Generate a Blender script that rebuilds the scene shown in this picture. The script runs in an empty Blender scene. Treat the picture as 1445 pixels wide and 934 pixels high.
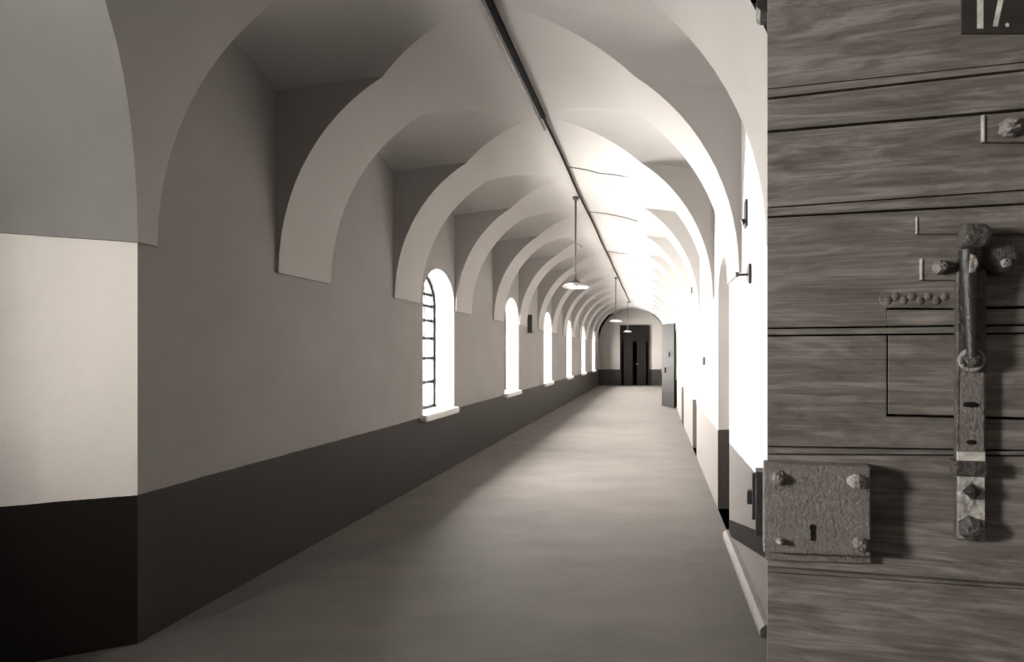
import bpy, math, random
from mathutils import Vector
random.seed(7)
COL = bpy.context.scene.collection
EYE = 1.5
F = 650.0                      # focal length in pixels of the 1445 wide frame
VX, VY = 923.0, 500.0          # principal point
L, R = -2.68, 0.62             # side wall planes
CX = (L + R) / 2               # crown line
HW = (R - L) / 2
SPR, CROWN = 2.08, 3.72        # springing and crown heights
PITCH, RIBW = 1.465, 0.53
YEND = 22.31
DADO = 0.772

# ------------------------------------------------------------------ helpers
class MB:
    def __init__(s): s.v, s.f = [], []
    def vert(s, p): s.v.append(tuple(p)); return len(s.v) - 1
    def poly(s, pts): s.f.append([s.vert(p) for p in pts])
    def grid(s, rows):
        n = len(rows[0]); b = len(s.v)
        for r in rows:
            for p in r: s.v.append(tuple(p))
        for i in range(len(rows) - 1):
            for j in range(n - 1):
                s.f.append([b + i*n + j, b + i*n + j+1, b + (i+1)*n + j+1, b + (i+1)*n + j])
    def prism(s, bottom, top):
        n = len(bottom); b = len(s.v)
        for p in list(bottom) + list(top): s.v.append(tuple(p))
        s.f.append(list(range(b, b+n))[::-1]); s.f.append(list(range(b+n, b+2*n)))
        for i in range(n):
            j = (i+1) % n
            s.f.append([b+i, b+j, b+n+j, b+n+i])
    def box(s, x0, x1, y0, y1, z0, z1):
        s.prism([(x0,y0,z0),(x1,y0,z0),(x1,y1,z0),(x0,y1,z0)], [(x0,y0,z1),(x1,y0,z1),(x1,y1,z1),(x0,y1,z1)])
    def tube(s, pts, r, n=10, rad=None):
        pts = [Vector(p) for p in pts]; rings = []
        for i, p in enumerate(pts):
            t = (pts[min(i+1, len(pts)-1)] - pts[max(i-1, 0)]).normalized()
            a = Vector((0,0,1)) if abs(t.z) < .9 else Vector((1,0,0))
            u = t.cross(a).normalized(); w = t.cross(u).normalized()
            rr = rad[i] if rad else r
            rings.append([p + u*math.cos(k*2*math.pi/n)*rr + w*math.sin(k*2*math.pi/n)*rr for k in range(n)])
        b = len(s.v)
        for g in rings:
            for p in g: s.v.append(tuple(p))
        for i in range(len(rings)-1):
            for k in range(n):
                k2 = (k+1) % n
                s.f.append([b+i*n+k, b+i*n+k2, b+(i+1)*n+k2, b+(i+1)*n+k])
        s.f.append([b+k for k in range(n)][::-1]); s.f.append([b+(len(rings)-1)*n+k for k in range(n)])
    def lathe(s, prof, c, axis=None, n=32):
        """prof: (radius, height) list; axis triple (u, w, t) of vectors"""
        c = Vector(c)
        u, w, t = axis or (Vector((1,0,0)), Vector((0,1,0)), Vector((0,0,1)))
        b = len(s.v)
        for r, h in prof:
            for k in range(n):
                a = 2*math.pi*k/n
                s.v.append(tuple(c + u*r*math.cos(a) + w*r*math.sin(a) + t*h))
        for i in range(len(prof)-1):
            for k in range(n):
                k2 = (k+1) % n
                s.f.append([b+i*n+k, b+i*n+k2, b+(i+1)*n+k2, b+(i+1)*n+k])
    def build(s, name, mat, parent=None, smooth=False, bevel=0, seg=2, merge=False, jit=0):
        me = bpy.data.meshes.new(name)
        off = Vector(parent_world(parent)) if parent else Vector((0,0,0))
        vv = [tuple(Vector(p) - off) for p in s.v]
        if jit: vv = [(a+random.uniform(-jit,jit), b+random.uniform(-jit,jit), c+random.uniform(-jit,jit)) for a,b,c in vv]
        me.from_pydata(vv, [], s.f); me.update()
        import bmesh
        bm = bmesh.new(); bm.from_mesh(me)
        if merge: bmesh.ops.remove_doubles(bm, verts=bm.verts, dist=1e-5)
        bmesh.ops.recalc_face_normals(bm, faces=bm.faces)
        bm.to_mesh(me); bm.free()
        o = bpy.data.objects.new(name, me); COL.objects.link(o)
        me.materials.append(mat)
        if smooth:
            for p in me.polygons: p.use_smooth = True
            me.set_sharp_from_angle(angle=math.radians(34))
        if bevel:
            m = o.modifiers.new('bevel', 'BEVEL'); m.width = bevel; m.segments = seg; m.limit_method = 'ANGLE'; m.angle_limit = math.radians(40)
        if parent: o.parent = parent
        return o
def parent_world(o):
    v = Vector((0,0,0))
    while o is not None: v += o.location; o = o.parent
    return v
def empty(name, loc):
    o = bpy.data.objects.new(name, None); COL.objects.link(o); o.location = loc; o.empty_display_size = .1
    return o
def tag(o, label, cat, group=None):
    o['label'] = label; o['category'] = cat
    if group: o['group'] = group
    return o
def struct(o, label=None):
    o['kind'] = 'structure'
    if label: o['label'] = label
    return o
def recenter(o):
    """put the origin of a one-mesh thing at the base of its mesh"""
    me = o.data
    lo = [min(v.co[i] for v in me.vertices) for i in range(3)]; hi = [max(v.co[i] for v in me.vertices) for i in range(3)]
    c = Vector(((lo[0]+hi[0])/2, (lo[1]+hi[1])/2, lo[2]))
    for v in me.vertices: v.co -= c
    o.location = c
    return o

# ------------------------------------------------------------------ materials
def mat(name, col, rough=.8, spec=.3, noise=None, bump=None, metal=0, build=None):
    m = bpy.data.materials.new(name); m.use_nodes = True
    nt = m.node_tree; N = nt.nodes; LK = nt.links; b = N['Principled BSDF']
    b.inputs['Base Color'].default_value = (*col, 1); b.inputs['Roughness'].default_value = rough
    b.inputs['Specular IOR Level'].default_value = spec; b.inputs['Metallic'].default_value = metal
    geo = N.new('ShaderNodeNewGeometry')
    colsock = None
    if noise:
        sc, amt, stretch = noise
        mp = N.new('ShaderNodeMapping'); mp.inputs['Scale'].default_value = stretch
        LK.new(geo.outputs['Position'], mp.inputs['Vector'])
        n = N.new('ShaderNodeTexNoise'); n.inputs['Scale'].default_value = sc; n.inputs['Detail'].default_value = 5; n.inputs['Roughness'].default_value = .6
        LK.new(mp.outputs[0], n.inputs['Vector'])
        r = N.new('ShaderNodeValToRGB')
        r.color_ramp.elements[0].position = .3; r.color_ramp.elements[1].position = .7
        r.color_ramp.elements[0].color = (*[c*(1-amt) for c in col], 1); r.color_ramp.elements[1].color = (*[min(1, c*(1+amt)) for c in col], 1)
        LK.new(n.outputs['Fac'], r.inputs['Fac']); colsock = r.outputs['Color']
        LK.new(colsock, b.inputs['Base Color'])
    if bump:
        sc, st = bump
        n2 = N.new('ShaderNodeTexNoise'); n2.inputs['Scale'].default_value = sc; n2.inputs['Detail'].default_value = 6
        LK.new(geo.outputs['Position'], n2.inputs['Vector'])
        bp = N.new('ShaderNodeBump'); bp.inputs['Strength'].default_value = st; bp.inputs['Distance'].default_value = .01
        LK.new(n2.outputs['Fac'], bp.inputs['Height']); LK.new(bp.outputs[0], b.inputs['Normal'])
    if build: build(nt, b, geo, colsock)
    return m

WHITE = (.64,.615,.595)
GREY = (.146,.138,.132)  # white walls darkened: shade and weaker bounce put into the colour
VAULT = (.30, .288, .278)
VGREY = (.24, .23, .222)  # vault plaster darkened to paint in the shade at the corridor mouth
SPLAY = (.80,.755,.72)  # wall white raised to paint in the strong light on the splay
DARK = (.011, .0092, .008)
def dado_build(nt, b, geo, cs, DARK=DARK):
    N, LK = nt.nodes, nt.links
    sep = N.new('ShaderNodeSeparateXYZ'); LK.new(geo.outputs['Position'], sep.inputs[0])
    nz = N.new('ShaderNodeTexNoise'); nz.inputs['Scale'].default_value = 3; LK.new(geo.outputs['Position'], nz.inputs['Vector'])
    ma = N.new('ShaderNodeMath'); ma.operation = 'MULTIPLY_ADD'; ma.inputs[1].default_value = .02; ma.inputs[2].default_value = DADO - .01
    LK.new(nz.outputs['Fac'], ma.inputs[0])
    lt = N.new('ShaderNodeMath'); lt.operation = 'LESS_THAN'; LK.new(sep.outputs['Z'], lt.inputs[0]); LK.new(ma.outputs[0], lt.inputs[1])
    n3 = N.new('ShaderNodeTexNoise'); n3.inputs['Scale'].default_value = 60; n3.inputs['Detail'].default_value = 6
    LK.new(geo.outputs['Position'], n3.inputs['Vector'])
    r3 = N.new('ShaderNodeValToRGB'); r3.color_ramp.elements[0].color = (*[c*.75 for c in DARK], 1); r3.color_ramp.elements[1].color = (*[c*1.5 for c in DARK], 1)
    LK.new(n3.outputs['Fac'], r3.inputs['Fac'])
    mx = N.new('ShaderNodeMix'); mx.data_type = 'RGBA'
    LK.new(lt.outputs[0], mx.inputs['Factor']); LK.new(cs, mx.inputs[6]); LK.new(r3.outputs['Color'], mx.inputs[7])
    LK.new(mx.outputs[2], b.inputs['Base Color'])
    rr = N.new('ShaderNodeMath'); rr.operation = 'MULTIPLY_ADD'; rr.inputs[1].default_value = -.3; rr.inputs[2].default_value = .9
    LK.new(lt.outputs[0], rr.inputs[0]); LK.new(rr.outputs[0], b.inputs['Roughness'])
M_WALL = mat('white_wall_paint', WHITE, .9, .12, (1.6, .05, (1,1,1)), (45, .12), build=lambda *a: dado_build(*a, DARK=(.055, .05, .047)))  # same dado paint, lightened here to carry the window light in its colour
M_WALLG = mat('shaded_wall_paint', GREY, .9, .1, (1.6, .07, (1,1,1)), (45, .12), build=dado_build)
M_SPLAY = mat('lit_splay_paint', SPLAY, .9, .1, (1.6, .03, (1,1,1)), (45, .1), build=dado_build)
M_VAULTG = mat('shaded_vault_paint', VGREY, .92, .2, (1.3, .06, (1,1,1)), (40, .1))
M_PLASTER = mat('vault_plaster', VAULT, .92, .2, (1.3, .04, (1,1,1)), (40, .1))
M_FLOOR = mat('floor_screed', (.062, .0567, .0522), .75, .18, (2.2, .16, (.6, 1.6, 1)), (30, .15))
M_IRONW = mat('white_enamel', (.86, .84, .8), .3, .5)
M_IRON = mat('black_iron', (.012, .011, .010), .5, .5, (40, .3, (1,1,1)), (120, .3))
M_CABLE = mat('tarred_cable', (.004, .0036, .0033), .8, .06, (30, .4, (1,1,1)))
M_PIPE = mat('grey_conduit', (.12, .115, .11), .5, .5, (18, .3, (1,1,1)))
M_SILL = mat('sill_paint', (.82, .80, .77), .6, .4, (6, .05, (1,1,1)))
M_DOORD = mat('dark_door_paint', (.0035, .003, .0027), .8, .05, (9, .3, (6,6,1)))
M_WOODT = mat('kerb_wood', (.07, .064, .059), .7, .3, (16, .3, (6,.5,6)), (60, .4))
M_BAR = mat('glazing_bar_paint', (.012, .011, .010), .6, .3)
M_STRAPW = mat('worn_white_paint', (.3, .285, .27), .6, .4, (60, .55, (1,1,1)), (90, .6))

def wood_door_mat():
    m = bpy.data.materials.new('grained_grey_door_paint'); m.use_nodes = True
    nt = m.node_tree; N = nt.nodes; LK = nt.links; b = N['Principled BSDF']
    tc = N.new('ShaderNodeTexCoord')
    mp = N.new('ShaderNodeMapping'); mp.inputs['Rotation'].default_value = (0, math.radians(-3), math.radians(12)); mp.inputs['Scale'].default_value = (1.3, 1.3, 7.5)
    LK.new(tc.outputs['Object'], mp.inputs['Vector'])
    warp = N.new('ShaderNodeTexNoise'); warp.inputs['Scale'].default_value = 1.6; warp.inputs['Detail'].default_value = 2
    LK.new(mp.outputs[0], warp.inputs['Vector'])
    w = N.new('ShaderNodeMixRGB'); w.blend_type = 'ADD'; w.inputs['Fac'].default_value = 1.0
    LK.new(mp.outputs[0], w.inputs[1]); LK.new(warp.outputs['Color'], w.inputs[2])
    n1 = N.new('ShaderNodeTexNoise'); n1.inputs['Scale'].default_value = 5.5; n1.inputs['Detail'].default_value = 9; n1.inputs['Roughness'].default_value = .62
    LK.new(w.outputs[0], n1.inputs['Vector'])
    fine = N.new('ShaderNodeMapping'); fine.inputs['Scale'].default_value = (4, 4, 210)
    LK.new(w.outputs[0], fine.inputs['Vector'])
    sc = N.new('ShaderNodeMapping'); sc.inputs['Scale'].default_value = (6, 6, 260); LK.new(tc.outputs['Object'], sc.inputs['Vector'])
    n2 = N.new('ShaderNodeTexNoise'); n2.inputs['Scale'].default_value = 1; n2.inputs['Detail'].default_value = 4; LK.new(sc.outputs[0], n2.inputs['Vector'])
    mixf = N.new('ShaderNodeMath'); mixf.operation = 'MULTIPLY_ADD'; mixf.inputs[1].default_value = .33
    LK.new(n2.outputs['Fac'], mixf.inputs[0])
    h = N.new('ShaderNodeMath'); h.operation = 'MULTIPLY'; h.inputs[1].default_value = .72; LK.new(n1.outputs['Fac'], h.inputs[0]); LK.new(h.outputs[0], mixf.inputs[2])
    r = N.new('ShaderNodeValToRGB')
    e = r.color_ramp.elements
    e[0].position = .38; e[0].color = (.066, .057, .051, 1); e[1].position = .68; e[1].color = (.205, .186, .172, 1)
    k = e.new(.52); k.color = (.115, .102, .093, 1)
    LK.new(mixf.outputs[0], r.inputs['Fac']); LK.new(r.outputs[0], b.inputs['Base Color'])
    b.inputs['Roughness'].default_value = .6; b.inputs['Specular IOR Level'].default_value = .35
    n3 = N.new('ShaderNodeTexNoise'); n3.inputs['Scale'].default_value = 160; n3.inputs['Detail'].default_value = 3; LK.new(tc.outputs['Object'], n3.inputs['Vector'])
    a2 = N.new('ShaderNodeMath'); a2.operation = 'MULTIPLY_ADD'; a2.inputs[1].default_value = .35; LK.new(n3.outputs['Fac'], a2.inputs[0]); LK.new(mixf.outputs[0], a2.inputs[2])
    bp = N.new('ShaderNodeBump'); bp.inputs['Strength'].default_value = .5; bp.inputs['Distance'].default_value = .004
    LK.new(a2.outputs[0], bp.inputs['Height']); LK.new(bp.outputs[0], b.inputs['Normal'])
    return m
M_DOOR = wood_door_mat()
M_LOCK = mat('painted_iron', (.13, .116, .107), .5, .45, (35, .22, (1,1,3)), (150, .5))
M_RUST = mat('dark_worn_iron', (.045, .04, .036), .5, .5, (45, .6, (1,1,1)), (110, .7))
M_CHIP = mat('chipped_iron', (.22, .2, .187), .45, .5, (60, .5, (1,1,1)), (150, .8))
M_HOLE = mat('black_hole', (.008, .007, .006), .9, .1)
M_PLATE = mat('number_plate_enamel', (.02, .017, .015), .5, .4, (30, .3, (1,1,1)))
M_NUM = mat('number_paint', (.42, .40, .375), .6, .3, (50, .3, (1,1,1)))

def glass_mat():
    m = bpy.data.materials.new('window_glass'); m.use_nodes = True
    nt = m.node_tree; N = nt.nodes; LK = nt.links
    for n in list(N): N.remove(n)
    o = N.new('ShaderNodeOutputMaterial'); mx = N.new('ShaderNodeMixShader'); t = N.new('ShaderNodeBsdfTransparent'); g = N.new('ShaderNodeBsdfGlossy')
    t.inputs['Color'].default_value = (.96, .96, .95, 1); g.inputs['Roughness'].default_value = .02
    mx.inputs[0].default_value = .06
    LK.new(t.outputs[0], mx.inputs[1]); LK.new(g.outputs[0], mx.inputs[2]); LK.new(mx.outputs[0], o.inputs[0])
    return m
M_GLASS = glass_mat()

# ------------------------------------------------------------------ vault shape
A = HW - .018; NEXP = 2.06
def barrel(s):
    t = min(1, abs(s)/A)
    return SPR + (CROWN-SPR) * max(0.0, 1 - t**NEXP) ** (1/NEXP)
def cell(s, q):                # q = |dy| / half bay
    return CROWN - .0845*s*s - (.21 - .09*(s/HW)**2) * q**2.3
def groin(q):
    lo, hi = 0.0, A
    if q < 1e-4: return .02
    for _ in range(50):
        m = (lo+hi)/2
        if barrel(m) > cell(m, q): lo = m
        else: hi = m
    return max(.02, lo)
SE = groin(1.0)
ribs = [(1.80, 2.47)] + [(3.266 + PITCH*k, 3.266 + PITCH*k + RIBW) for k in range(0, 13)]
bays = [(ribs[i][1], ribs[i+1][0]) for i in range(len(ribs)-1)] + [(ribs[-1][1], YEND)]
NI, NO, NY = 16, 14, 24
def srow_in(se): return [se*j/NI for j in range(NI+1)]
def srow_out(se, end=A): return [se + (end-se)*math.sin(j/NO*math.pi/2) for j in range(NO+1)]

# splayed side of the nearer room on the left
CORN = Vector((-2.68, 2.39)); U2 = Vector((.922, .387)).normalized(); N2 = Vector((U2.y, -U2.x))
def oset(z):
    zz = z - SPR; r = 1.21
    if zz < .95: return .02 + r - math.sqrt(r*r - zz*zz)
    return .02 + .4607 + (zz-.95)*1.27
def splay_pt(sp, z):
    o = oset(z); p = CORN + U2*sp + N2*o
    return (p.x, p.y, z)
def near_left(s):
    x = CX + s; z = barrel(s)
    return splay_pt((x - CORN.x - N2.x*oset(z))/U2.x, z)[1]
def near_y(s):                 # where the first arch meets the nearer room
    z = barrel(s); x = CX + s
    if s <= 0:
        sp = (x - CORN.x - N2.x*oset(z))/U2.x
        return splay_pt(sp, z)[1]
    return min(1.85, near_left(-s))

ceil = MB(); first_arch = MB()
for sg in (-1, 1):
    for i, (a, b) in enumerate(ribs):
        ss = srow_in(SE) + srow_out(SE)[1:]
        rows = []
        n = 5
        for k in range(n+1):
            row = []
            for s in ss:
                y0 = near_y(sg*s if sg < 0 else s) if i == 0 else a
                row.append((CX + sg*s, y0 + (b-y0)*k/n, barrel(s)))
            rows.append(row)
        tgt = first_arch if i == 0 else ceil
        tgt.grid(rows)
        ya = near_y(-A) if i == 0 else a
        tgt.grid([[(CX+sg*A, ya, SPR), (CX+sg*HW, ya, SPR)], [(CX+sg*A, b, SPR), (CX+sg*HW, b, SPR)]])
    for (a, b) in bays:
        mid, hb = (a+b)/2, (b-a)/2
        inner, outer = [], []
        for k in range(NY+1):
            y = a + (b-a)*k/NY; q = abs(y-mid)/hb; se = groin(q)
            inner.append([(CX+sg*s, y, barrel(s)) for s in srow_in(se)])
            outer.append([(CX+sg*s, y, cell(s, q) if j else barrel(s)) for j, s in enumerate(srow_out(se, HW))])
        ceil.grid(inner); ceil.grid(outer)
        for y in (a, b):
            lo = srow_out(SE) + [HW]
            ceil.grid([[(CX+sg*s, y, barrel(s) if s < A else SPR) for s in lo], [(CX+sg*s, y, cell(s, 1.0) if j else barrel(s)) for j, s in enumerate(lo)]])
o = ceil.build('ceiling', M_PLASTER, smooth=True)
# duplicate border vertices keep the groins crisp
struct(o, 'whitewashed vaulted ceiling of arched ribs and groined cells')
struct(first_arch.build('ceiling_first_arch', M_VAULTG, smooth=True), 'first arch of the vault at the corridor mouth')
v = MB(); rows = []
for k in range(25):
    z = SPR + (CROWN+.03-SPR)*k/24
    # barrel abscissa at this height
    t = min(1, (z-SPR)/(CROWN-SPR)); s = A*max(0, 1-t**NEXP)**(1/NEXP)
    spg = (CX - s - CORN.x - N2.x*oset(z))/U2.x
    rows.append([splay_pt(spg + (-1.9-spg)*j/8, z) for j in range(9)])
v.grid(rows)
z = SPR
w0 = CORN - U2*1.9
v.grid([[splay_pt(-1.9, z), splay_pt(.02, z)], [(w0.x, w0.y, z), (CORN.x, CORN.y, z)]])
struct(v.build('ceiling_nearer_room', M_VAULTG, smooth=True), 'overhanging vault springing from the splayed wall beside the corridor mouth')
v = MB(); v.box(-5, 2.2, -3.3, YEND+.4, CROWN+.03, CROWN+.25)
struct(v.build('ceiling_slab', M_VAULTG))

# ------------------------------------------------------------------ walls with openings
def wall_with_openings(mb, X, depth, y0, y1, zt, ops, top=3.76, n=20):
    """ops: (ya, yb, z_bottom, z_spring, rise); X plane of the wall, depth sign gives the outer side"""
    cur = y0
    for (a, b, zb, zs, rise) in ops:
        mb.grid([[(X, cur, 0), (X, cur, top)], [(X, a, 0), (X, a, top)]])
        arc = []
        for k in range(n+1):
            t = -1 + 2*k/n
            arc.append((a + (b-a)*k/n, zs + rise*math.sqrt(max(0, 1-t*t))))
        ths = [math.pi*(1-k/n) for k in range(n+1)]
        arc = [((a+b)/2 + (b-a)/2*math.cos(t), zs + rise*math.sin(t)) for t in ths]
        mb.grid([[(X, y, z) for y, z in arc], [(X, y, top) for y, z in arc]])
        if zb > 0: mb.grid([[(X, a, 0), (X, b, 0)], [(X, a, zb), (X, b, zb)]])
        mb.grid([[(X, y, z) for y, z in arc], [(X+depth, y, z) for y, z in arc]])
        mb.grid([[(X, a, zb), (X, a, zs)], [(X+depth, a, zb), (X+depth, a, zs)]])
        mb.grid([[(X, b, zb), (X, b, zs)], [(X+depth, b, zb), (X+depth, b, zs)]])
        mb.grid([[(X, a, zb), (X, b, zb)], [(X+depth, a, zb), (X+depth, b, zb)]])
        cur = b
    mb.grid([[(X, cur, 0), (X, cur, top)], [(X, y1, 0), (X, y1, top)]])

WD = .30
wins = [(5.34 + 2*PITCH*i, 6.17 + 2*PITCH*i) for i in range(6)]
SILLZ, WSP, WR = .80, 2.15, .41
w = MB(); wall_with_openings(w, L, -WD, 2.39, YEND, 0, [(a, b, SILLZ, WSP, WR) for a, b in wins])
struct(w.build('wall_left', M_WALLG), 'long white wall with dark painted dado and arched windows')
doors_r = [(3.80 + 2*PITCH*i, 4.47 + 2*PITCH*i) for i in range(7)]
w = MB(); wall_with_openings(w, R, .42, 2.40, YEND, 0, [(a, b, 0, 2.03, .34) for a, b in doors_r])
struct(w.build('wall_right', M_WALL), 'bright white wall with a row of arched cell doorways')
w = MB(); w.grid([[(L-.5, YEND, 0), (R+.9, YEND, 0)], [(L-.5, YEND, 3.76), (R+.9, YEND, 3.76)]])
struct(w.build('wall_end', M_WALLG), 'far end wall with dark dado around the double door')
w = MB(); pl = CORN - U2*1.35
w.grid([[(pl.x, pl.y, 0), (CORN.x, CORN.y, 0)], [(pl.x, pl.y, 3.76), (CORN.x, CORN.y, 3.76)]])
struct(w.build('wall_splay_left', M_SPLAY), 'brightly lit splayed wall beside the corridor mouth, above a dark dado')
XL = pl.x
NW = (-.42, .15, 1.55, 2.2, .28)
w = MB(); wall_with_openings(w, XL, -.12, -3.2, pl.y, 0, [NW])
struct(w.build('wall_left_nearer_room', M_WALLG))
w = MB(); w.grid([[(XL, -3.2, 0), (1.06, -3.2, 0)], [(XL, -3.2, 3.76), (1.06, -3.2, 3.76)]])
struct(w.build('wall_back', M_WALLG))
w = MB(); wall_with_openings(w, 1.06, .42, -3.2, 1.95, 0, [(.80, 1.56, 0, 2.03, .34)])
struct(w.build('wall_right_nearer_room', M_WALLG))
w = MB(); w.grid([[(1.06, 1.95, 0), (1.06, 1.95, 3.76)], [(R, 2.40, 0), (R, 2.40, 3.76)]])
struct(w.build('wall_splay_right', M_WALLG))
w = MB(); w.box(-5, 2.2, -3.4, YEND+.4, -.12, 0)
struct(w.build('floor', M_FLOOR), 'smooth worn grey floor of the corridor')

# ------------------------------------------------------------------ windows
def make_window(idx, X, a, b, zb, zs, rise, bars, WD=WD, sill=True):
    root = empty('window_%d' % idx, (X, (a+b)/2, zb)); root['kind'] = 'structure'
    xg = X - WD + .02; n = 20; c = (a+b)/2; r = (b-a)/2
    fr = MB(); t = .04
    def ring(rr, ri, z0, sg):
        pts = [(c-rr, z0)] + [(c + rr*math.cos(math.pi*(1-k/n)), zs + ri*math.sin(math.pi*(1-k/n))) for k in range(n+1)] + [(c+rr, z0)]
        return pts
    o_ = ring(r, rise, zb, 1); i_ = ring(r-t, rise-t, zb+t, 1)
    for k in range(len(o_)-1):
        q = [o_[k], o_[k+1], i_[k+1], i_[k]]
        fr.prism([(xg-.02, y, z) for y, z in q], [(xg+.02, y, z) for y, z in q])
    fr.box(xg-.02, xg+.02, a, b, zb, zb+t)
    fr.build('window_frame', M_BAR, root)
    bm_ = MB()
    for z in bars:
        hw = r-t if z < zs else (r-t)*math.sqrt(max(0, 1-((z-zs)/rise)**2))
        bm_.box(xg-.012, xg+.012, c-hw, c+hw, z-.02, z+.02)
    for yy in (c-r*.36, c+r*.36):
        bm_.box(xg-.012, xg+.012, yy-.014, yy+.014, zb+t, zs+rise*.9)
    bm_.build('glazing_bars', M_BAR, root)
    g = MB(); pts = i_
    g.prism([(xg-.002, y, z) for y, z in pts], [(xg+.002, y, z) for y, z in pts])
    g.build('pane', M_GLASS, root)
    if sill:
        s = MB(); s.box(X-WD, X+.075, a-.05, b+.02, zb-.085, zb+.002)
        s.build('window_sill', M_SILL, root, bevel=.03, seg=4)
    la = bpy.data.lights.new('daylight_portal', 'AREA'); la.shape = 'RECTANGLE'; la.size = b-a; la.size_y = zs+rise-zb
    la.cycles.is_portal = True
    lo = bpy.data.objects.new('daylight_portal', la); COL.objects.link(lo); lo.location = (X-WD-.03, c, (zb+zs+rise)/2)
    lo.rotation_euler = Vector((-1, 0, 0)).to_track_quat('Z', 'Y').to_euler()
    return root
BARS = [1.14, 1.45, 1.71, 1.94, 2.13, 2.28]
for i, (a, b) in enumerate(wins):
    make_window(i+1, L, a, b, SILLZ, WSP, WR, BARS)
make_window(7, XL, *NW, [1.7, 1.95, 2.2, 2.45], .12)

# ------------------------------------------------------------------ cell doors closed in their recesses
for i, (a, b) in enumerate(doors_r + [(.80, 1.56)]):
    X = (R if i < len(doors_r) else 1.06) + .40
    root = empty('door_%d' % (i+2), (X, (a+b)/2, 0)); root['kind'] = 'structure'
    m = MB(); n = 5; z0 = .01; H = 2.40
    for k in range(n):
        m.box(X, X+.045, a+.001, b-.001, z0+k*(H-z0)/n+.003, z0+(k+1)*(H-z0)/n-.003)
    m.box(X+.01, X+.06, a-.05, b+.05, 0, H+.05)
    m.build('door_leaf', M_DOOR, root)
    h = MB(); h.box(X-.03, X, a+.08, a+.26, 1.0, 1.15); h.build('lock_box', M_LOCK, root, bevel=.004)

# end wall double door
yd = YEND; x0, x1, zt = -1.60, -.27, 2.86
root = empty('door_1', ((x0+x1)/2, yd, 0)); struct(root, 'tall dark double door in the far end wall')
m = MB(); m.box(x0-.05, x0+.03, yd-.07, yd, 0, zt+.05); m.box(x1-.03, x1+.05, yd-.07, yd, 0, zt+.05); m.box(x0+.03, x1-.03, yd-.07, yd, zt-.03, zt+.05); m.box(x0+.03, x1-.03, yd-.06, yd, 2.12, 2.2)
m.build('door_frame', M_DOORD, root)
xm = (x0+x1)/2
for (p, q) in ((x0+.03, xm-.001), (xm+.001, x1-.03)):
    m = MB(); m.box(p, q, yd-.03, yd-.01, 0.01, 2.12)
    for (za, zb_) in ((.12, .75), (.87, 2.0)):
        for (aa, bb, cc, dd) in ((p, p+.09, .01, 2.12), (q-.09, q, .01, 2.12)): m.box(aa, bb, yd-.05, yd-.03, cc, dd)
    for zz in (.01, .76, 2.0): m.box(p+.09, q-.09, yd-.05, yd-.03, zz, zz+.11)
    m.build('door_leaf', M_DOORD, root)
m = MB(); m.box(x0+.03, x1-.03, yd-.03, yd-.01, 2.2, zt-.03); m.build('transom_panel', M_DOORD, root)
m = MB(); m.tube([(xm+.06, yd-.05, 1.05), (xm+.06, yd-.1, 1.05), (xm+.17, yd-.1, 1.05)], .012); m.build('door_handle', M_CHIP, root)

# ------------------------------------------------------------------ kerb and painted shadow band by the right wall
m = MB()
ys = [2.45, 2.7, 3.0, 3.3, 3.6, 3.78]
prof = [(0, 0), (-.055, 0), (-.055, .035), (-.03, .06), (0, .065)]
m.grid([[(R-.001+px*(1 if 1 else 1), y, pz) for px, pz in prof] for y in ys])
m.poly([(R-.001+px, ys[-1], pz) for px, pz in prof]); m.poly([(R-.001+px, ys[0], pz) for px, pz in prof][::-1])
struct(m.build('trim_1', M_WOODT), 'worn wooden kerb along the foot of the right wall')
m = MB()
q = [(3.74, .03), (2.5, .39), (2.5, .52), (3.74, .155)]  # thin dark strip painting a cast shadow on the wall
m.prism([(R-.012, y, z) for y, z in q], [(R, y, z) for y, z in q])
struct(m.build('shadow_band', M_DOORD), 'sloping painted shadow band low on the right wall above the kerb')

# ------------------------------------------------------------------ ceiling run of cable and conduit
XC = CX - .02
m = MB(); m.box(XC+.0, XC+.045, 1.9, 4.28, CROWN-.035, CROWN-.004)
tag(recenter(m.build('cable_duct', M_CABLE, bevel=.006)), 'thick dark cable duct along the crown of the nearest vaults', 'cable duct')
m = MB(); m.tube([(XC-.02, 1.9+.1*k, CROWN-.028+.003*math.sin(k*1.3)) for k in range(0, 27)], .012, 8)
tag(recenter(m.build('conduit_pipe', M_PIPE, smooth=True)), 'light grey conduit pipe running beside the dark cable duct on the ceiling', 'pipe')
m = MB(); m.tube([(XC+.02+.006*math.sin(k*.9), 4.28+.4*k, CROWN-.016) for k in range(0, 40)], .013, 8)
tag(recenter(m.build('electric_cable', M_CABLE, smooth=True)), 'thin dark cable following the crown line down the far vaults', 'cable')
# side wires from the crown down to the right
def ceil_z(X, Y):
    s = abs(X-CX)
    for a, b in bays:
        if a <= Y <= b:
            q = abs(Y-(a+b)/2)/((b-a)/2)
            return max(barrel(s), cell(s, q))
    return barrel(s)
for yy, s1, lab in ((5.45, 1.0, 'nearest thin wire crossing the vault to the right of the crown cable'),
                    (7.15, .75, 'thin wire crossing the vault just beyond the nearest hanging lamp'),
                    (9.9, .75, 'short faint wire crossing the vault farther along the crown cable')):
    m = MB(); pts = []
    for k in range(21):
        X = XC + .03 + s1*k/20; Y = yy + .25*(k/20); pts.append((X, Y, ceil_z(X, Y)-.006))
    m.tube(pts, .006, 6)
    tag(recenter(m.build('ceiling_wire', M_PIPE, smooth=True)), lab, 'wire', 'side wires on the vault')

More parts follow.
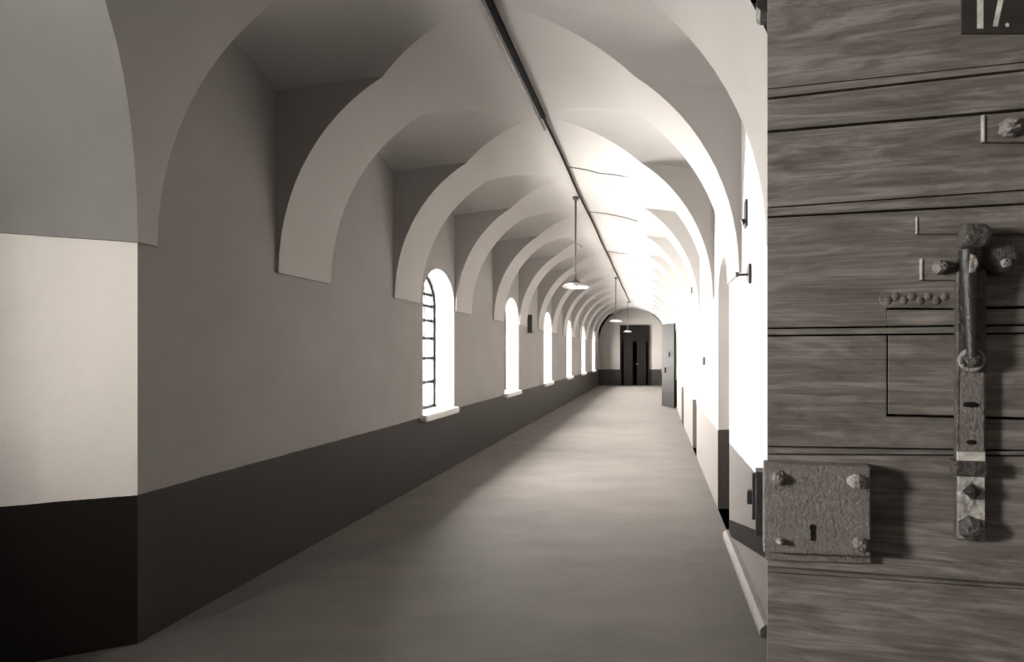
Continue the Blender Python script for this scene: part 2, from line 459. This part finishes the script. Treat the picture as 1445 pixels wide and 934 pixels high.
# ------------------------------------------------------------------ hanging lamps
def make_lamp(x, y, label):
    zs = 2.47; root = empty('hanging_lamp', (x, y, zs-.03)); tag(root, label, 'lamp', 'enamel lamps hanging down the corridor')
    zc = ceil_z(x, y)
    m = MB(); m.lathe([(0, .0), (.045, .0), (.04, -.03), (.016, -.055), (0, -.055)], (x, y, zc-.001), n=20); m.build('ceiling_rose', M_IRON, root, smooth=True)
    m = MB(); m.tube([(x, y, zc-.04), (x-.004, y, zs+.3), (x-.006, y, zs+.12)], .0125, 10); m.build('rod', M_IRON, root, smooth=True)
    m = MB(); m.lathe([(.0, .17), (.022, .165), (.026, .10), (.045, .07), (.085, .045), (.095, .035), (.09, .03), (0, .03)], (x-.006, y, zs), n=28); m.build('lamp_holder', M_IRON, root, smooth=True)
    m = MB(); m.lathe([(.0, .036), (.09, .034), (.15, .012), (.185, -.018), (.189, -.022), (.183, -.018), (.148, .006), (.085, .026), (0, .028)], (x-.006, y, zs), n=40); m.build('lamp_shade', M_IRONW, root, smooth=True)
    m = MB(); m.lathe([(0, -.035), (.015, -.033), (.03, -.018), (.032, -.004), (.022, .012), (.014, .028)], (x-.006, y, zs), n=20); m.build('bulb', M_IRONW, root, smooth=True)
    return root, zs
for x, y, lab in ((-1.105, 6.5, 'nearest and largest white enamel lamp hanging on a dark rod'),
                  (-1.105, 13.3, 'middle white enamel lamp on a thin rod, left of the far double door'),
                  (-1.105, 19.4, 'farthest small white enamel lamp, seen against the dark double door')):
    lamp_root, zs = make_lamp(x, y, lab)
    if y < 7:
        m = MB(); m.tube([(x-.07, y, 3.10), (x, y-.014, 3.06), (x+.08, y, 3.03), (x+.08, y, 3.0)], .004, 6); m.build('stay_wire', M_IRON, lamp_root, smooth=True)

# ------------------------------------------------------------------ small fittings on walls
m = MB(); m.box(L, L+.10, 9.75, 9.95, 1.96, 2.34)
o = m.build('wall_cabinet', M_IRON, bevel=.008); tag(recenter(o), 'small dark box fixed high on the left wall between two windows', 'box')
root = empty('wall_hook', (R, 3.08, 2.33)); tag(root, 'upper black iron hook plate on the right wall near the big door', 'hook', 'iron hooks by the big door')
m = MB(); m.box(R-.014, R, 3.05, 3.12, 2.35, 2.53); m.build('back_plate', M_IRON, root, bevel=.004)
m = MB(); m.tube([(R-.01, 3.08, 2.40), (R-.03, 3.07, 2.37), (R-.035, 3.06, 2.40)], .011, 8); m.build('hook', M_IRON, root, smooth=True)
root = empty('wall_hook', (R, 2.97, 1.94)); tag(root, 'lower black iron pin with a plate on the right wall, jutting into the corridor', 'hook', 'iron hooks by the big door')
m = MB(); m.prism([(R-.018, y, z) for y, z in ((2.93,1.95),(3.01,1.99),(3.01,2.06),(2.93,2.08))], [(R, y, z) for y, z in ((2.93,1.95),(3.01,1.99),(3.01,2.06),(2.93,2.08))]); m.build('back_plate', M_IRON, root, bevel=.003)
m = MB(); m.tube([(R-.01, 2.97, 2.015), (R-.085, 2.97, 2.012)], .008, 8); m.tube([(R-.085, 2.97, 2.0), (R-.085, 2.97, 2.03)], .01, 8); m.build('pin', M_IRON, root, smooth=True)
for y, z, lab in ((7.40, 2.53, 'small black knob high on the right wall past the second doorway'), (5.6, 1.42, 'small black switch at hand height on the right wall beside the nearest doorway')):
    m = MB(); m.box(R-.035, R, y-.05, y+.05, z-.05, z+.05)
    tag(recenter(m.build('wall_switch', M_IRON, bevel=.012)), lab, 'switch')

# ------------------------------------------------------------------ far open cell door
def make_far_door():
    hx, hy = .57, 12.66; fx, fy = .235, 13.25
    root = empty('cell_door', (hx, hy, 0)); tag(root, 'open dark plank cell door standing out from the right wall far down the corridor', 'door')
    d = Vector((fx-hx, fy-hy, 0)); w_ = d.length; d.normalize(); n = Vector((d.y, -d.x, 0));  n = n if n.y < 0 else -n
    def P(u, dd, z): p = Vector((hx, hy, 0)) + d*u + n*dd; return (p.x, p.y, z)
    def bx(mb, u0, u1, z0, z1, d0, d1): mb.prism([P(u0,d0,z0), P(u1,d0,z0), P(u1,d0,z1), P(u0,d0,z1)], [P(u0,d1,z0), P(u1,d1,z0), P(u1,d1,z1), P(u0,d1,z1)])
    m = MB(); bx(m, .02, w_, .03, 2.36, -.04, 0)
    for k in range(6): bx(m, .02, w_, .03+k*.388, .03+(k+1)*.388-.012, 0, .012)
    m.build('door_leaf', M_DOORF, root)
    m = MB(); bx(m, w_-.2, w_-.01, .98, 1.13, .012, .04); m.build('lock_box', M_DOORF, root, bevel=.004)
    m = MB(); c = Vector(P(w_*.45, .02, 1.5)); m.lathe([(0, .02), (.06, .015), (.075, 0), (.06, -.005)], c, (d, Vector((0,0,1)), n), 20); m.build('spyhole_cover', M_DOORF, root, smooth=True)
M_DOORF = mat('dark_grained_door', (.006, .0055, .005), .6, .06, (6, .3, (2,2,9)))
make_far_door()

# ------------------------------------------------------------------ big open cell door beside the camera
DY = .942
P0 = Vector(((1083-VX)/F*DY, DY, 0)); DU = Vector((3023, -650, 0)).normalized(); DN = Vector((-650, -3023, 0)).normalized()
def on(x, y, d=0.0):
    """point of the door plane (raised by d towards the room) seen in direction (x, y)"""
    ray = Vector(((x-VX)/F, 1, (VY-y)/F)); o = Vector((0, 0, EYE)); pl_ = P0 + DN*d
    t = (pl_-o).dot(DN)/ray.dot(DN)
    return o + ray*t
DW = .78
hinge = P0 + DU*DW
door = empty('cell_door', (hinge.x, hinge.y, 0))
tag(door, 'big grey grained plank cell door with iron lock and number 17, filling the right side', 'door')
def uz(u, z, d=0.0): p = P0 + DU*u + DN*d; return (p.x, p.y, z)
def UZ(x, y, d=0.0):
    p = on(x, y, d); return ((p-P0).dot(DU), p.z)
leaf = MB()
TH = .006
def line_z(ypx_at_left, slope):
    """height of a seam at both door edges from its run across the door"""
    u1, z1 = UZ(1083, ypx_at_left); u2, z2 = UZ(1445, ypx_at_left + slope*362)
    g = (z2-z1)/(u2-u1)
    return lambda u: z1 + g*(u-u1)
bot = lambda u: .03; topz = lambda u: 2.30
S1a = line_z(127, -.105); S1 = line_z(139, -.112); S2 = line_z(186, -.086); S3a = line_z(294, -.068); S3 = line_z(306, -.052)
S4 = line_z(464, -.012); S4b = line_z(473, -.010); S5 = line_z(631, .016); S5b = line_z(640, .006); S6 = line_z(800, .072); S6b = line_z(806, .066)
G = .0028
def piece(mb, u0, u1, zt_, zb_, d0, d1, g=G):
    n = 8
    for part in range(1):
        bottom, top_ = [], []
        q = [(u0, zb_(u0)+g), (u1, zb_(u1)+g), (u1, zt_(u1)-g), (u0, zt_(u0)-g)]
        mb.prism([uz(u, z, d0) for u, z in q], [uz(u, z, d1) for u, z in q])
uh = UZ(1251, 520)[0]
zh = UZ(1251, 586)[1]; Zh = lambda u: zh
zh2 = UZ(1251, 437)[1]; Zh2 = lambda u: zh2
for (a, b) in ((topz, S1a), (S1, S2), (S2, S3a)): piece(leaf, 0, DW, a, b, -.02, 0)
def board(pts): leaf.prism([uz(u, z, -.02) for u, z in pts], [uz(u, z, 0) for u, z in pts])
board([(0, S4(0)+G), (uh, S4(uh)+G), (uh, zh2+G), (DW, zh2+G), (DW, S3(DW)-G), (0, S3(0)-G)])
board([(0, S5(0)+G), (DW, S5(DW)+G), (DW, zh-G), (uh, zh-G), (uh, S4b(uh)-G), (0, S4b(0)-G)])
piece(leaf, uh+.003, DW-.2, Zh2, S4, -.02, -.0005); piece(leaf, uh+.003, DW-.2, S4b, Zh, -.02, -.0005)
piece(leaf, DW-.197, DW, Zh2, Zh, -.02, 0)
piece(leaf, 0, DW, S5b, S6, -.02, 0); piece(leaf, 0, DW, S6b, bot, -.02, 0)
for (a, b, u1) in ((S1a, S1, DW), (S3a, S3, DW), (S4, S4b, DW), (S5, S5b, DW), (S6, S6b, DW)): piece(leaf, 0, u1, a, b, -.02, .0028, .0006)
leaf_o = leaf.build('door_leaf', M_DOOR, door, bevel=.0016, seg=2)
core = MB(); core.prism([uz(.001, .03, -.052), uz(DW, .03, -.052), uz(DW, 2.3, -.052), uz(.001, 2.3, -.052)], [uz(.001, .03, -.0095), uz(DW, .03, -.0095), uz(DW, 2.3, -.0095), uz(.001, 2.3, -.0095)])
core.build('door_core', M_DOORD, door)
def pbox(name, corners, d0, d1, m_, parent, bevel=.002, seg=2, lo=True, label=None):
    """plate whose raised face shows the given outline"""
    pts = [on(x, y, d1) for x, y in corners]
    base = [p - DN*(d1-d0) for p in pts]
    b = MB(); b.prism(base, pts); o = b.build(name, m_, parent, bevel=bevel, seg=seg)
    if label: o['label'] = label
    return o
def rect(x0, y0, x1, y1): return [(x0, y1), (x1, y1), (x1, y0), (x0, y0)]
AX = (DU, Vector((0,0,1)), DN)
def lump(name, x, y, d, r, h, m_, parent, sx=1, sz=1, n=9, label=None):
    c = on(x, y, d); b = MB(); rnd = random.Random(int(x*7+y))
    prof = [(r*1.12, 0), (r*1.15, h*.25), (r*.95, h*.4), (r*.86, h*.75), (r*.55, h*1.0), (r*.15, h*1.05), (0, h*1.03)]
    b.lathe(prof, c, (DU*sx, Vector((0,0,1))*sz, DN), n)
    out = []
    for p in b.v:
        q = Vector(p); q += (q-c)*rnd.uniform(-.12, .12); out.append(tuple(q))
    b.v = out
    o = b.build(name, m_, parent, smooth=False, bevel=r*.1)
    if label: o['label'] = label
    return o
# lock box
def root_part(name, x, y, d): 
    return None
lk = pbox('lock_box', [(1077, 780), (1229, 786), (1229, 659), (1077, 654)], 0, .036, M_LOCK, door, .0035, 3)
lump('bolt', 1098, 674, .036, .0125, .012, M_LOCK, lk)
lump('bolt', 1209, 679, .036, .0125, .015, M_CHIP, lk, 1.3)
lump('bolt', 1214, 768, .036, .0130, .010, M_LOCK, lk)
lump('bolt', 1101, 763, .036, .0060, .012, M_CHIP, lk, 1.3)
kh = MB()
c1 = on(1147, 744, .0363); kh.lathe([(0, .0006), (.0062, .0006), (.0062, -.002)], c1, AX, 16)
pts = [on(x, y, .0369) for x, y in ((1144, 746), (1151, 746), (1151, 763), (1144, 763))]; kh.prism([p-DN*.003 for p in pts], pts)
kh.build('keyhole', M_HOLE, lk)
pbox('seam_strip', [(1080, 790), (1229, 795), (1229, 786), (1080, 781)], 0, .012, M_LOCK, lk, .001)
# strike case behind the free edge
b = MB()
def edgebox(x0, x1, y0, y1, da, db):
    pa = [on(x, y, db) for x, y in rect(x0, y0, x1, y1)]; b.prism([p-DN*(db-da) for p in pa], pa)
edgebox(1061, 1075, 668, 734, -.06, -.048); edgebox(1066, 1079, 666, 757, -.06, -.02); edgebox(1054, 1063, 693, 712, -.075, -.055)
b.build('edge_bolt', M_IRON, door, bevel=.002)
# top corner iron
pbox('corner_iron', [(1083, 14), (1087, 8), (1087, -40), (1067, -40), (1067, 10), (1073, 14)], -.05, -.004, M_IRON, door, .001)
# number plate
npl = pbox('number_plate', rect(1357, -60, 1520, 47), 0, .004, M_PLATE, door, .001)
nb = MB()
def flat(corners):
    p = [on(x, y, .0048) for x, y in corners]; nb.prism([q-DN*.0008 for q in p], p)
flat([(1379, 40), (1388, 40), (1388, -30), (1379, -30)]); flat([(1379, -30), (1379, -12), (1371, -5), (1371, -14)])
flat([(1401, 37), (1408, 37), (1421, -22), (1413, -22)]); flat([(1396, -22), (1423, -22), (1423, -31), (1396, -31)])
flat([(1419, 33), (1422, 32), (1424, 34), (1424, 37), (1421, 38), (1419, 36)])
nb.build('number', M_NUM, npl)
# plates of the bolts and bars, pale strips paint highlights on their left edges
pl_c = pbox('bolt_plate', rect(1386, 161, 1500, 200), 0, .010, M_DOOR, door, .0015); pbox('edge_highlight', rect(1385.5, 162, 1390, 200), .010, .0125, M_NUM, pl_c, .0008)
lump('bolt', 1424, 181, .010, .016, .020, M_LOCK, pl_c)
pl_a = pbox('cross_bar', rect(1293, 305, 1530, 330), 0, .007, M_DOOR, door, .0012); pbox('edge_highlight', rect(1292.5, 306, 1295, 330), .007, .0085, M_NUM, pl_a, .0006)
pl_b = pbox('bolt_plate', rect(1299, 364, 1352, 395), 0, .010, M_DOOR, door, .0015); pbox('edge_highlight', rect(1298.5, 365, 1302, 395), .010, .012, M_NUM, pl_b, .0006)
lump('bolt', 1326, 378, .010, .013, .018, M_LOCK, pl_b)
# ornamented hatch hinge
hb = MB()
hp = []
for k in range(9):
    a_ = math.pi/2 + math.pi*k/8; hp.append((1255+14*math.cos(a_), 421-13*math.sin(a_)))
hp += [(1352, 435), (1352, 409)]
top_ = [on(x, y, .006) for x, y in hp]; hb.prism([p-DN*.006 for p in top_], top_)
ho = hb.build('hatch_hinge', M_DOOR, door, bevel=.0015)
lb = MB()
for k in range(8):
    c = on(1252+k*11.5, 421+(-3 if k % 2 else 3), .006)
    lb.lathe([(.0085, 0), (.0078, .0012), (.0045, .0024), (0, .0026)], c, (DU*(.8), Vector((0,0,1)), DN), 10)
lb.build('hinge_ornament', M_DOOR, ho, smooth=True)
hl = pbox('hatch_hinge', rect(1252, 437, 1352, 458), 0, .003, M_DOOR, door, .001)
# long vertical hasp
st = pbox('hasp_strap', [(1350, 762), (1391, 764), (1393, 372), (1351, 372)], 0, .016, M_RUST, door, .002)
wp = pbox('painted_band', [(1350.5, 650), (1391, 651), (1391, 638), (1350.5, 637)], .016, .0185, M_NUM, st, .001, label='white painted band across the hasp')
lowp = pbox('worn_end', [(1351, 760), (1390, 762), (1390, 673), (1351, 672)], .016, .0172, M_STRAPW, st, .001, label='chipped white painted lower end')
upp = pbox('worn_face', [(1354, 636), (1389, 637), (1388, 525), (1356, 525)], .016, .0168, M_LOCK, st, .001)
pbox('keeper_band', [(1348, 671), (1394, 673), (1394, 652), (1348, 651)], 0, .027, M_RUST, door, .002)
lump('square_bolt', 1371, 693, .017, .0135, .012, M_IRON, st, n=4)
lump('square_bolt', 1371, 745, .017, .020, .012, M_RUST, st, n=7)
lump('slot', 1370, 571, .0165, .0085, .002, M_HOLE, st, 1.5, .55)
lump('slot', 1371, 624, .0165, .006, .002, M_HOLE, st, 1.3, .7)
b = MB(); c = on(1371, 508, .020)
b.lathe([( .018 + .005*math.cos(t), .005*math.sin(t)) for t in [2*math.pi*k/10 for k in range(11)]], c, AX, 24)
b.build('ring', M_CHIP, st, smooth=True)
b = MB(); p1 = on(1366, 352, .034); p2 = on(1372, 505, .028); pts = [p1+(p2-p1)*k/10 for k in range(11)]
b.tube(pts, .01, 12, [ .0145-.0058*k/10 for k in range(11)]); b.build('hasp_rod', M_IRON, st, smooth=True)
lump('rod_end', 1372, 507, .024, .0125, .012, M_RUST, st, n=12)
# knuckle at the top of the hasp
kn = MB(); ca = on(1356, 334, .030); cb = on(1394, 335, .030); kn.tube([ca+(cb-ca)*k/6 for k in range(7)], .02, 16, [.019, .023, .024, .022, .024, .023, .018])
ko = kn.build('hasp_knuckle', M_RUST, door, smooth=True)
pbox('knuckle_cap', [(1363, 328), (1387, 328), (1389, 315), (1362, 314)], .02, .05, M_RUST, ko, .003)
pbox('knuckle_tongue', [(1368, 385), (1376, 384), (1382, 372), (1378, 360), (1369, 357)], .04, .048, M_CHIP, ko, .002)
b = MB(); c = on(1410, 362, .018)
b.lathe([(.0, .012), (.022, .011), (.031, .004), (.033, -.018)], c, AX, 20); b.build('hasp_boss', M_RUST, door, smooth=True)
lump('bolt', 1419, 371, .028, .008, .008, M_CHIP, door)
# hinges that carry the leaf
for z in (.35, 1.95):
    b = MB(); b.tube([(hinge.x+.012, hinge.y-.02, z-.08), (hinge.x+.012, hinge.y-.02, z+.08)], .013, 12); b.build('hinge', M_IRON, door, smooth=True)

# ------------------------------------------------------------------ light
sc = bpy.context.scene
wd = bpy.data.worlds.new('overcast_sky'); sc.world = wd; wd.use_nodes = True
bg = wd.node_tree.nodes['Background']; bg.inputs['Color'].default_value = (1, .955, .92, 1); bg.inputs['Strength'].default_value = 580

cam = bpy.data.cameras.new('camera'); co = bpy.data.objects.new('camera', cam); COL.objects.link(co)
co.location = (0, 0, EYE); co.rotation_euler = (math.pi/2, 0, 0)
cam.sensor_width = 36; cam.lens = 36*F/1445
cam.shift_x = -(VX-722.5)/1445; cam.shift_y = (VY-467)/1445
cam.clip_start = .02; cam.clip_end = 100
sc.camera = co
sc.view_settings.view_transform = 'Standard'; sc.view_settings.look = 'None'; sc.view_settings.gamma = 1; sc.view_settings.exposure = 0
sc.view_settings.use_curve_mapping = False
sc.cycles.max_bounces = 10; sc.cycles.diffuse_bounces = 8; sc.cycles.glossy_bounces = 4; sc.cycles.transparent_max_bounces = 12
sc.cycles.sample_clamp_indirect = 8
sc.cycles.use_denoising = True
sc.cycles.filter_width = 1.0
